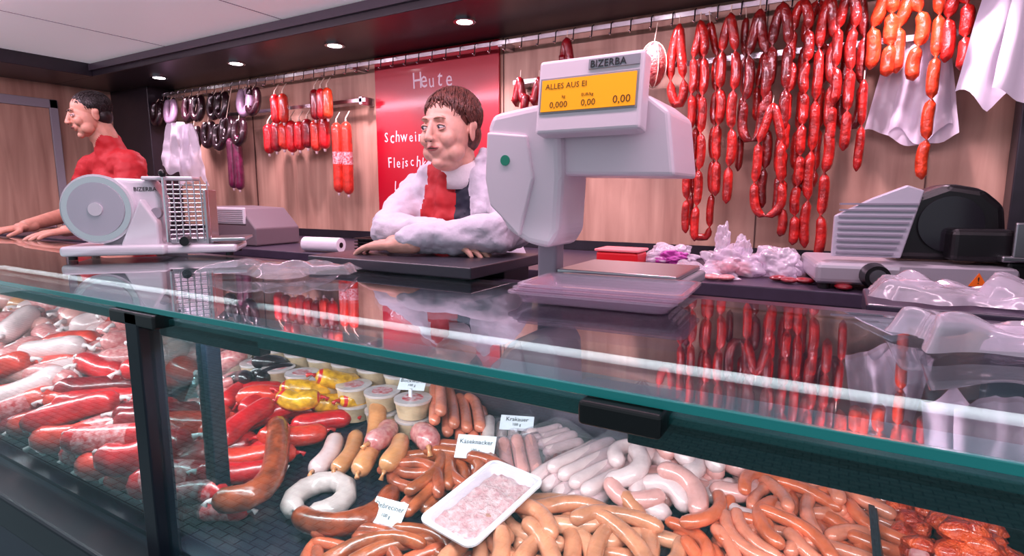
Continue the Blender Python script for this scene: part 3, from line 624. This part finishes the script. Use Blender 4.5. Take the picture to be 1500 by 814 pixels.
sheet(mb, (-.36, 1.86, 1.012), .2, .14, .3, BAG, .05, 9); mb.build('plastic_bag_of_meat')
mb = MB(); crumple(mb, (-.55, 2.15, 1.012), (.1, .07, .045), BAG, 12); crumple(mb, (-.53, 2.1, 1.014), (.06, .03, .035), mat('purple_wrap', (160, 50, 140), .3), 14); mb.build('wrapped_meat_packet')
mb = MB()
for k, (x, y) in enumerate(((-.33, 1.8), (-.29, 1.81), (-.12, 1.85), (-.08, 1.86), (-.15, 1.88), (.02, 1.79))): mb.ell((x, y, 1.02), (.03, .022, .009), [CUT, DRED][k > 1], Matrix.Rotation(k, 3, 'Z'))
mb.build('sliced_meat')
mb = MB(); sheet(mb, (.17, 1.26, 1.082), .22, .16, .2, BAG, .05, 21); sheet(mb, (.34, 1.27, 1.082), .24, .16, -.2, BAG, .055, 22); mb.build('crumpled_plastic_bag')
mb = MB(); sheet(mb, (.17, .87, 1.088), .18, .13, .3, BAG, .035, 31); sheet(mb, (.27, .92, 1.088), .2, .15, -.1, BAG, .04, 32); mb.build('crumpled_plastic_bag')
mb = MB(); sheet(mb, (-1.16, .86, 1.089), .26, .17, .15, FILM, .035, 2); sheet(mb, (-1.05, .9, 1.092), .2, .12, .5, FILM, .03, 6); mb.build('clear_plastic_film')
mb = MB(); CT = glassmat('clear_tray_plastic', (240, 232, 240), 1.5, .08, haze=.22, hazecol=(236, 220, 232))
for k in range(3): tray(mb, (-.35+k*.006, .91+k*.006, 1.088+k*.006), .27, .15, .02, .06, 0, CT, None, 0, False)
mb.build('clear_tray_stack')

# ---------------------------------------------------------------- people
def remesh(prims, voxel, smooth):
    tmp = MB()
    for q in prims:
        if q[0] == 'c':
            a, b, ra, rb = V(q[1]), V(q[2]), q[3], q[4]; dr = (b-a).normalized(); pts = []; rr = []
            for k in range(6):
                t = math.pi/2*(1-k/5); pts.append(a-dr*ra*math.sin(t)); rr.append(max(.0004, ra*math.cos(t)))
            for k in range(6):
                t = math.pi/2*k/5; pts.append(b+dr*rb*math.sin(t)); rr.append(max(.0004, rb*math.cos(t)))
            tmp.tube(pts, rr, SKIN, 16)
        else: tmp.ell(q[1], q[2], SKIN, q[3], 24, 16)
    me = bpy.data.meshes.new('r'); me.from_pydata(tmp.v, [], tmp.f); bm = bmesh.new(); bm.from_mesh(me); bmesh.ops.recalc_face_normals(bm, faces=bm.faces[:]); bm.to_mesh(me); bm.free()
    o = bpy.data.objects.new('r', me); bpy.context.collection.objects.link(o)
    md = o.modifiers.new('r', 'REMESH'); md.mode = 'VOXEL'; md.voxel_size = voxel; md.use_smooth_shade = True
    sm = o.modifiers.new('s', 'SMOOTH'); sm.factor = .5; sm.iterations = smooth
    bpy.context.view_layer.update(); ev = bpy.data.meshes.new_from_object(o.evaluated_get(bpy.context.evaluated_depsgraph_get()))
    vs = [q.co.copy() for q in ev.vertices]; nm = [q.normal.copy() for q in ev.vertices]; fs = [tuple(g.vertices) for g in ev.polygons]; ms = []
    mats_ = set(q[-1] for q in prims)
    if len(mats_) == 1: ms = [prims[0][-1]]*len(fs)
    else:
        C = np.array([tuple(g.center) for g in ev.polygons]); best = np.full(len(C), 1e9); idx = np.zeros(len(C), int)
        for i, q in enumerate(prims):
            if q[0] == 'c':
                a, b = np.array(q[1]), np.array(q[2]); ab = b-a; t = np.clip(((C-a)@ab)/max(1e-9, ab@ab), 0, 1)
                dd = np.linalg.norm(C-(a+t[:, None]*ab), axis=1)-(q[3]+(q[4]-q[3])*t)
            else:
                rot = q[3]; L = C-np.array(q[1])
                if rot: L = L @ np.array(rot)
                k = np.linalg.norm(L/np.array(q[2]), axis=1); dd = (k-1)*min(q[2])
            u = dd < best; best[u] = dd[u]; idx[u] = i
        ms = [prims[i][-1] for i in idx]
    bpy.data.objects.remove(o); bpy.data.meshes.remove(me); bpy.data.meshes.remove(ev)
    return vs, fs, ms, nm
def folds(vs, nm, amp, zlo):
    out = []
    for q, n in zip(vs, nm):
        if q.z > zlo: k = amp*(noise.noise(V((q.x*14, q.y*14, q.z*26)))+.7*abs(noise.noise(V((q.x*30, q.y*30, q.z*44+3))))-.3); out.append(q+n*k)
        else: out.append(q)
    return out
def hand(mb, wrist, fwd, up, side, curl, skin, sc=1.0):
    w = V(wrist); fw = V(fwd).normalized(); up = V(up); up = (up-fw*up.dot(fw)).normalized(); lat = fw.cross(up)*side*sc; P = []
    for o, fl in ((-.03, .062), (-.0105, .078), (.0105, .084), (.03, .074)):
        k = w+fw*(.085-abs(o-.008)*.25)*sc+lat*o; P.append(('c', tuple(w+lat*o*.55), tuple(k), .015*sc, .0115*sc, skin)); cur = k; dd = fw+lat*o*3; dd.normalize()
        for sgm, r0, r1 in ((.45, .0098, .009), (.3, .009, .0083), (.25, .0083, .0068)):
            axis = dd.cross(up).normalized(); dd = (Matrix.Rotation(-curl*(1+abs(o)*4), 3, axis) @ dd); nx = cur+dd*fl*sgm*.92*sc; P.append(('c', tuple(cur), tuple(nx), r0*sc, r1*sc, skin)); cur = nx
    a = w+fw*.025+lat*.022; b = a+(fw*.55+lat*.75-up*.2).normalized()*.045*sc; c_ = b+(fw*.9+lat*.25-up*.2).normalized()*.034*sc; e = c_+(fw*.95-up*.25).normalized()*.024*sc
    P += [('c', tuple(a), tuple(b), .015*sc, .012*sc, skin), ('c', tuple(b), tuple(c_), .0115*sc, .010*sc, skin), ('c', tuple(c_), tuple(e), .010*sc, .008*sc, skin)]
    P.append(('c', tuple(w-fw*.05), tuple(w+fw*.01), .026, .024, skin))
    vs, fs, ms, nm = remesh(P, .003, 2); mb.add(vs, fs, ms)
def head(mb, pos, yaw, pitch, skin, hairm, style, sc=1.0, gaze=0.0):
    MX = Matrix.Translation(pos) @ Matrix.Rotation(yaw, 4, 'Z') @ Matrix.Rotation(pitch, 4, 'X') @ Matrix.Scale(sc, 4); mb.M = MX
    wm = style == 'woman'; w = 1.12 if wm else 1.0
    P = [('e', (0, .018, .032), (.074, .090, .074), None, skin), ('e', (0, -.02, -.018), (.063*w, .068, .086), None, skin), ('e', (0, -.028, -.072), (.047*w, .05, .042), None, skin),
         ('e', (0, -.066, -.100), (.02, .016, .016), None, skin), ('c', (-.03, -.075, .026), (.03, -.075, .026), .010, .010, skin),
         ('c', (0, -.083, .014), (0, -.104, -.028), .0075, .0115, skin), ('e', (0, -.101, -.031), (.018, .012, .0095), None, skin),
         ('e', (0, -.078, -.058), (.027, .014, .019), None, skin)]
    for s_ in (-1, 1):
        P += [('e', (s_*.038, -.06, -.03), (.024*w, .022, .026), None, skin), ('e', (s_*.046, -.035, -.07), (.022*w, .032, .028), None, skin),
              ('e', (s_*.076, .012, -.012), (.007, .018, .031), Matrix.Rotation(s_*.25, 3, 'Z'), skin), ('e', (s_*.079, .02, .004), (.008, .012, .014), None, skin)]
    if wm: P.append(('e', (0, -.02, -.100), (.046, .048, .028), None, skin))
    P.append(('c', (0, .03, -.05), (0, .045, -.13), .05, .052, skin))
    vs, fs, ms, nm = remesh(P, .0032, 4)
    out = []
    for q, n in zip(vs, nm):
        k = 0
        for s_ in (-1, 1):
            if q.y < -.04:
                k -= .0040*math.exp(-(((q.x-s_*.030)/.013)**2+((q.z-.003)/.009)**2))
                if -.068 < q.z < -.026:
                    xx = s_*(.019+(-.026-q.z)*.42); fd = min(1, (-.026-q.z)/.01, (q.z+.068)/.01); k -= (.0022 if wm else .0010)*fd*math.exp(-((q.x-xx)/.0036)**2)
                k -= (.0014 if wm else .0006)*math.exp(-(((q.x-s_*.030)/.014)**2+((q.z+.013)/.0028)**2))
        out.append(q+n*k)
    mb.add(out, fs, ms)
    EYE = mat('eye_white', (214, 204, 202), .2, coat=1); IR = mat('iris_'+style, (60, 66, 84) if wm else (58, 44, 34), .2, coat=1); LIP = mat('lips_'+style, (190, 104, 102) if wm else (172, 100, 92), .4)
    LASH_SHADE = mat('lash_and_recess_shade', (66, 42, 36), .7); LID = mat('lid_'+style, (206, 148, 132), .5)
    for s_ in (-1, 1):
        e = V((s_*.030, -.0752, .002)); mb.ell(e, (.0138, .0105, .0085), EYE); mb.ell(e+V((gaze, -.0076, -.0005)), (.0056, .0035, .0060), IR, seg=12); mb.ell(e+V((gaze, -.0104, -.0005)), (.0027, .0012, .0027), BLACK, seg=8)
        mb.tube([e+V((x, -.0085+x*x*26, .0076-x*x*28)) for x in (-.015, -.008, 0, .008, .015)], [.0012, .003, .0034, .003, .0012], LID, 8)
        mb.tube([e+V((x, -.0112+x*x*30, .0056-x*x*24)) for x in (-.015, -.008, 0, .008, .015)], [.0004, .0009, .0011, .0009, .0004], LASH_SHADE, 6)
        mb.tube([e+V((x, -.0075+x*x*24, -.0080+x*x*24)) for x in (-.014, -.007, 0, .007, .014)], [.001, .0024, .0028, .0024, .001], LID, 8)
        mb.tube([V((s_*(.012+.034*t), -.0872+.013*t*t, .0255+.004*math.sin(t*2.8)-.003*t)) for t in (0, .2, .4, .6, .8, 1)], [.0012, .0028, .0028, .0024, .0018, .0006] if wm else [.0018, .0036, .0036, .003, .002, .0008], mat('brow_'+style, (150, 108, 90) if wm else (40, 26, 22), .8), 6)
        mb.ell((s_*.0085, -.103, -.0385), (.0035, .003, .002), LASH_SHADE, seg=8)  # dark spot paints the shade inside the nostril
    mb.tube([V((x, -.0925+x*x*14, -.0545+.001*math.cos(x*250)-abs(x)*.08)) for x in (-.023, -.012, -.004, 0, .004, .012, .023)], [.0006, .0028, .0034, .003, .0034, .0028, .0006], LIP, 8)
    mb.tube([V((x, -.0915+x*x*14, -.0625+x*x*6)) for x in (-.021, -.012, 0, .012, .021)], [.0006, .0034, .0042, .0034, .0006], LIP, 8)
    mb.tube([V((x, -.0955+x*x*15, -.0585-abs(x)*.05)) for x in (-.022, -.01, 0, .01, .022)], [.0006, .0014, .0016, .0014, .0006], LASH_SHADE, 6)  # dark line paints the shaded crease between the lips
    c = V((0, .026, .040)); rad = V((.080, .090, .078)) if wm else V((.0778, .0885, .074)); mb.ell(c, tuple(rad), hairm, None, 32, 20)
    mb.ell((0, .05, -.018), (.072, .060, .066) if wm else (.068, .052, .055), hairm, None, 24, 14)
    rr = random.Random(3); n = 2200 if wm else 1500; L0 = .05 if wm else .024; zf = .068 if wm else .058
    for i in range(n):
        a = rr.uniform(0, 2*math.pi); el = math.asin(rr.uniform(-.75, 1)); dd = V((math.cos(el)*math.cos(a), math.cos(el)*math.sin(a), math.sin(el)))
        q = V((c.x+dd.x*rad.x, c.y+dd.y*rad.y, c.z+dd.z*rad.z))
        if q.y < -.02 and q.z < zf: continue
        if q.y < .008 and q.z < .028: continue
        if q.y < .03 and q.z < .0: continue
        if q.z < -.05: continue
        nr = V((dd.x/rad.x, dd.y/rad.y, dd.z/rad.z)).normalized(); flow = V((.5*(1 if q.x > -.02 else -1), -.75 if q.z > .07 else .2, -.8)) if wm else V((.1, -.7 if q.z > .08 else .2, -.6))
        flow += V((rr.uniform(-.18, .18), rr.uniform(-.18, .18), rr.uniform(-.1, .1))); tg = (flow-nr*flow.dot(nr)).normalized(); L = L0*rr.uniform(.6, 1.15); pts = []; cur = q.copy()
        if q.y < -.03: L *= .45
        for k in range(5):
            pts.append(cur+nr*((.001+.0055*math.sin(k/4*math.pi)) if wm else .0015)); cur = cur+tg*L/4
            e = V(((cur.x-c.x)/rad.x, (cur.y-c.y)/rad.y, (cur.z-c.z)/rad.z)); cur = V((c.x+e.x/e.length*rad.x, c.y+e.y/e.length*rad.y, c.z+e.z/e.length*rad.z))
            nr = V((e.x/rad.x, e.y/rad.y, e.z/rad.z)).normalized(); tg = (tg-nr*tg.dot(nr)).normalized()
        mb.tube(pts, [.0016, .002, .0018, .0012, .0004], hairm, 4)
    mb.M = Matrix.Identity(4)
JACK = mat('white_fleece_jacket', (208, 202, 214), .85, var=.06, bump=.5, bscale=30); VEST = mat('red_vest', (178, 18, 26), .65, bump=.3, bscale=25); NVY = mat('navy_trim', (26, 28, 48), .6)
TROU = mat('dark_trousers', (36, 34, 44), .7); SHOE = mat('shoe_black', (20, 20, 22), .5); COLL = mat('white_turtleneck', (236, 226, 230), .7, bump=.3, bscale=60)
HAIRW = mat('auburn_hair', (98, 54, 46), .45, var=.5, scale=90); HAIRM = mat('black_hair', (26, 20, 20), .45, var=.3, scale=60)
mb = MB(); X = -1.03
P = [('e', (X, 1.60, .90), (.165, .125, .14), None, TROU), ('e', (X, 1.58, 1.04), (.165, .125, .14), None, JACK), ('e', (X, 1.52, 1.19), (.165, .125, .14), None, JACK),
     ('c', (X-.12, 1.475, 1.295), (X+.12, 1.475, 1.30), .068, .068, JACK), ('c', (X, 1.47, 1.31), (X+.01, 1.44, 1.34), .062, .056, JACK),
     ('c', (X-.165, 1.465, 1.285), (-1.165, 1.30, 1.178), .062, .056, JACK), ('c', (-1.165, 1.30, 1.178), (-1.12, 1.235, 1.174), .056, .055, JACK), ('c', (-1.12, 1.235, 1.174), (-.90, 1.20, 1.165), .054, .04, JACK),
     ('c', (X+.165, 1.465, 1.29), (-.76, 1.32, 1.182), .062, .056, JACK), ('c', (-.76, 1.32, 1.182), (-.755, 1.22, 1.174), .056, .055, JACK), ('c', (-.755, 1.22, 1.174), (-.95, 1.125, 1.158), .054, .04, JACK),
     ('c', (X+.005, 1.40, 1.335), (X+.0, 1.385, 1.16), .03, .05, VEST), ('c', (X-.04, 1.41, 1.345), (X-.055, 1.392, 1.16), .028, .042, VEST), ('c', (X+.055, 1.415, 1.34), (X+.065, 1.39, 1.15), .024, .036, NVY),
     ('c', (X-.09, 1.41, 1.33), (X-.125, 1.40, 1.17), .028, .036, JACK), ('c', (X+.10, 1.415, 1.33), (X+.13, 1.40, 1.16), .028, .036, JACK),
     ('c', (X-.07, 1.42, 1.368), (X-.03, 1.48, 1.39), .02, .022, JACK), ('c', (X+.10, 1.42, 1.368), (X+.075, 1.48, 1.39), .02, .022, JACK),
     ('c', (X-.085, 1.6, .88), (X-.09, 1.58, .48), .088, .062, TROU), ('c', (X-.09, 1.58, .48), (X-.09, 1.62, .09), .06, .042, TROU), ('c', (X+.085, 1.6, .88), (X+.09, 1.58, .48), .088, .062, TROU), ('c', (X+.09, 1.58, .48), (X+.09, 1.62, .09), .06, .042, TROU),
     ('c', (X-.09, 1.63, .04), (X-.1, 1.50, .035), .036, .034, SHOE), ('c', (X+.09, 1.63, .04), (X+.1, 1.50, .035), .036, .034, SHOE)]
vs, fs, ms, nm = remesh(P, .0075, 4); mb.add(folds(vs, nm, .012, 1.12), fs, ms)
cv = MB()   # turtleneck: folded ribbed tube around the neck
for k in range(7):
    t = k/6
cpts = [V((-1.006, 1.436, 1.30)), V((-1.004, 1.430, 1.33)), V((-1.001, 1.424, 1.352)), V((-1.0, 1.420, 1.366)), V((-1.0, 1.418, 1.372)), V((-1.0, 1.420, 1.366))]
mb.tube(cpts, [.070, .066, .064, .064, .060, .055], COLL, 32)
hand(mb, (-.985, 1.112, 1.144), (-1, -.12, -.06), (0, -.1, 1), 1, .2, SKIN, .88)
hand(mb, (-.89, 1.2, 1.15), (1, -.1, -.12), (0, 0, 1), -1, .2, SKIN, .88)
head(mb, (-1.0, 1.37, 1.460), math.radians(-2), .08, SKIN, HAIRW, 'woman', .95, -.003)
mb.build('saleswoman')
POLO = mat('red_polo', (176, 16, 26), .65, bump=.4, bscale=20)
mb = MB(); X = -3.2
P = [('e', (X, 1.56, .95), (.165, .12, .15), None, TROU), ('e', (X, 1.56, 1.10), (.155, .115, .14), None, POLO), ('e', (X, 1.54, 1.28), (.18, .13, .17), None, POLO), ('c', (X-.14, 1.52, 1.42), (X+.14, 1.52, 1.42), .075, .075, POLO),
     ('c', (X, 1.52, 1.47), (X-.01, 1.50, 1.535), .068, .062, POLO), ('c', (X-.01, 1.50, 1.50), (X-.02, 1.465, 1.58), .05, .05, SKIN2),
     ('c', (X+.18, 1.51, 1.41), (X+.24, 1.44, 1.22), .07, .062, POLO), ('c', (X+.24, 1.44, 1.22), (X+.255, 1.40, 1.17), .042, .042, SKIN2), ('c', (X+.255, 1.40, 1.17), (X+.33, 1.17, 1.125), .041, .028, SKIN2),
     ('c', (X-.18, 1.51, 1.41), (X-.24, 1.44, 1.22), .07, .062, POLO), ('c', (X-.24, 1.44, 1.22), (X-.24, 1.40, 1.17), .042, .042, SKIN2), ('c', (X-.24, 1.40, 1.17), (X-.12, 1.17, 1.125), .041, .028, SKIN2),
     ('c', (X-.09, 1.56, .92), (X-.1, 1.53, .5), .095, .068, TROU), ('c', (X-.1, 1.53, .5), (X-.1, 1.58, .09), .065, .045, TROU), ('c', (X+.09, 1.56, .92), (X+.1, 1.53, .5), .095, .068, TROU), ('c', (X+.1, 1.53, .5), (X+.1, 1.58, .09), .065, .045, TROU),
     ('c', (X-.1, 1.6, .045), (X-.11, 1.45, .04), .04, .036, SHOE), ('c', (X+.1, 1.6, .045), (X+.11, 1.45, .04), .04, .036, SHOE)]
vs, fs, ms, nm = remesh(P, .0085, 4); mb.add(folds(vs, nm, .008, 1.2), fs, ms)
hand(mb, (X+.335, 1.155, 1.118), (.1, -1, -.1), (0, 0, 1), 1, .12, SKIN2); hand(mb, (X-.115, 1.155, 1.118), (.25, -1, -.1), (0, 0, 1), -1, .12, SKIN2)
head(mb, (-3.22, 1.44, 1.66), math.radians(-14), .22, SKIN2, HAIRM, 'man', .93)
mb.build('salesman')

# ---------------------------------------------------------------- lights and world
w = bpy.data.worlds.new('daylight'); bpy.context.scene.world = w; w.use_nodes = True
w.node_tree.nodes['Background'].inputs[0].default_value = (.78, .88, 1, 1); w.node_tree.nodes['Background'].inputs[1].default_value = .62
def area(name, loc, rot, sx, sy, e, col):
    l = bpy.data.lights.new(name, 'AREA'); l.shape = 'RECTANGLE'; l.size = sx; l.size_y = sy; l.energy = e; l.color = col
    o = bpy.data.objects.new(name, l); o.location = loc; o.rotation_euler = rot; bpy.context.collection.objects.link(o)
area('ceiling_led_lamp', (-1.7, .85, 2.095), (math.radians(35), 0, 0), 5.2, .12, 88, PK)
area('case_led_lamp', (-1.9, .565, 1.04), (math.radians(28), 0, 0), 5.4, .03, 46, (1, .78, .86))
fx = MB(); fx.box((-4.2, .8, 2.098), (.9, .9, 2.106), WHITEP, .002); fx.build('ceiling_light_fixture')
sc = bpy.context.scene
sc.view_settings.view_transform = 'Standard'
sc.view_settings.look = 'None'
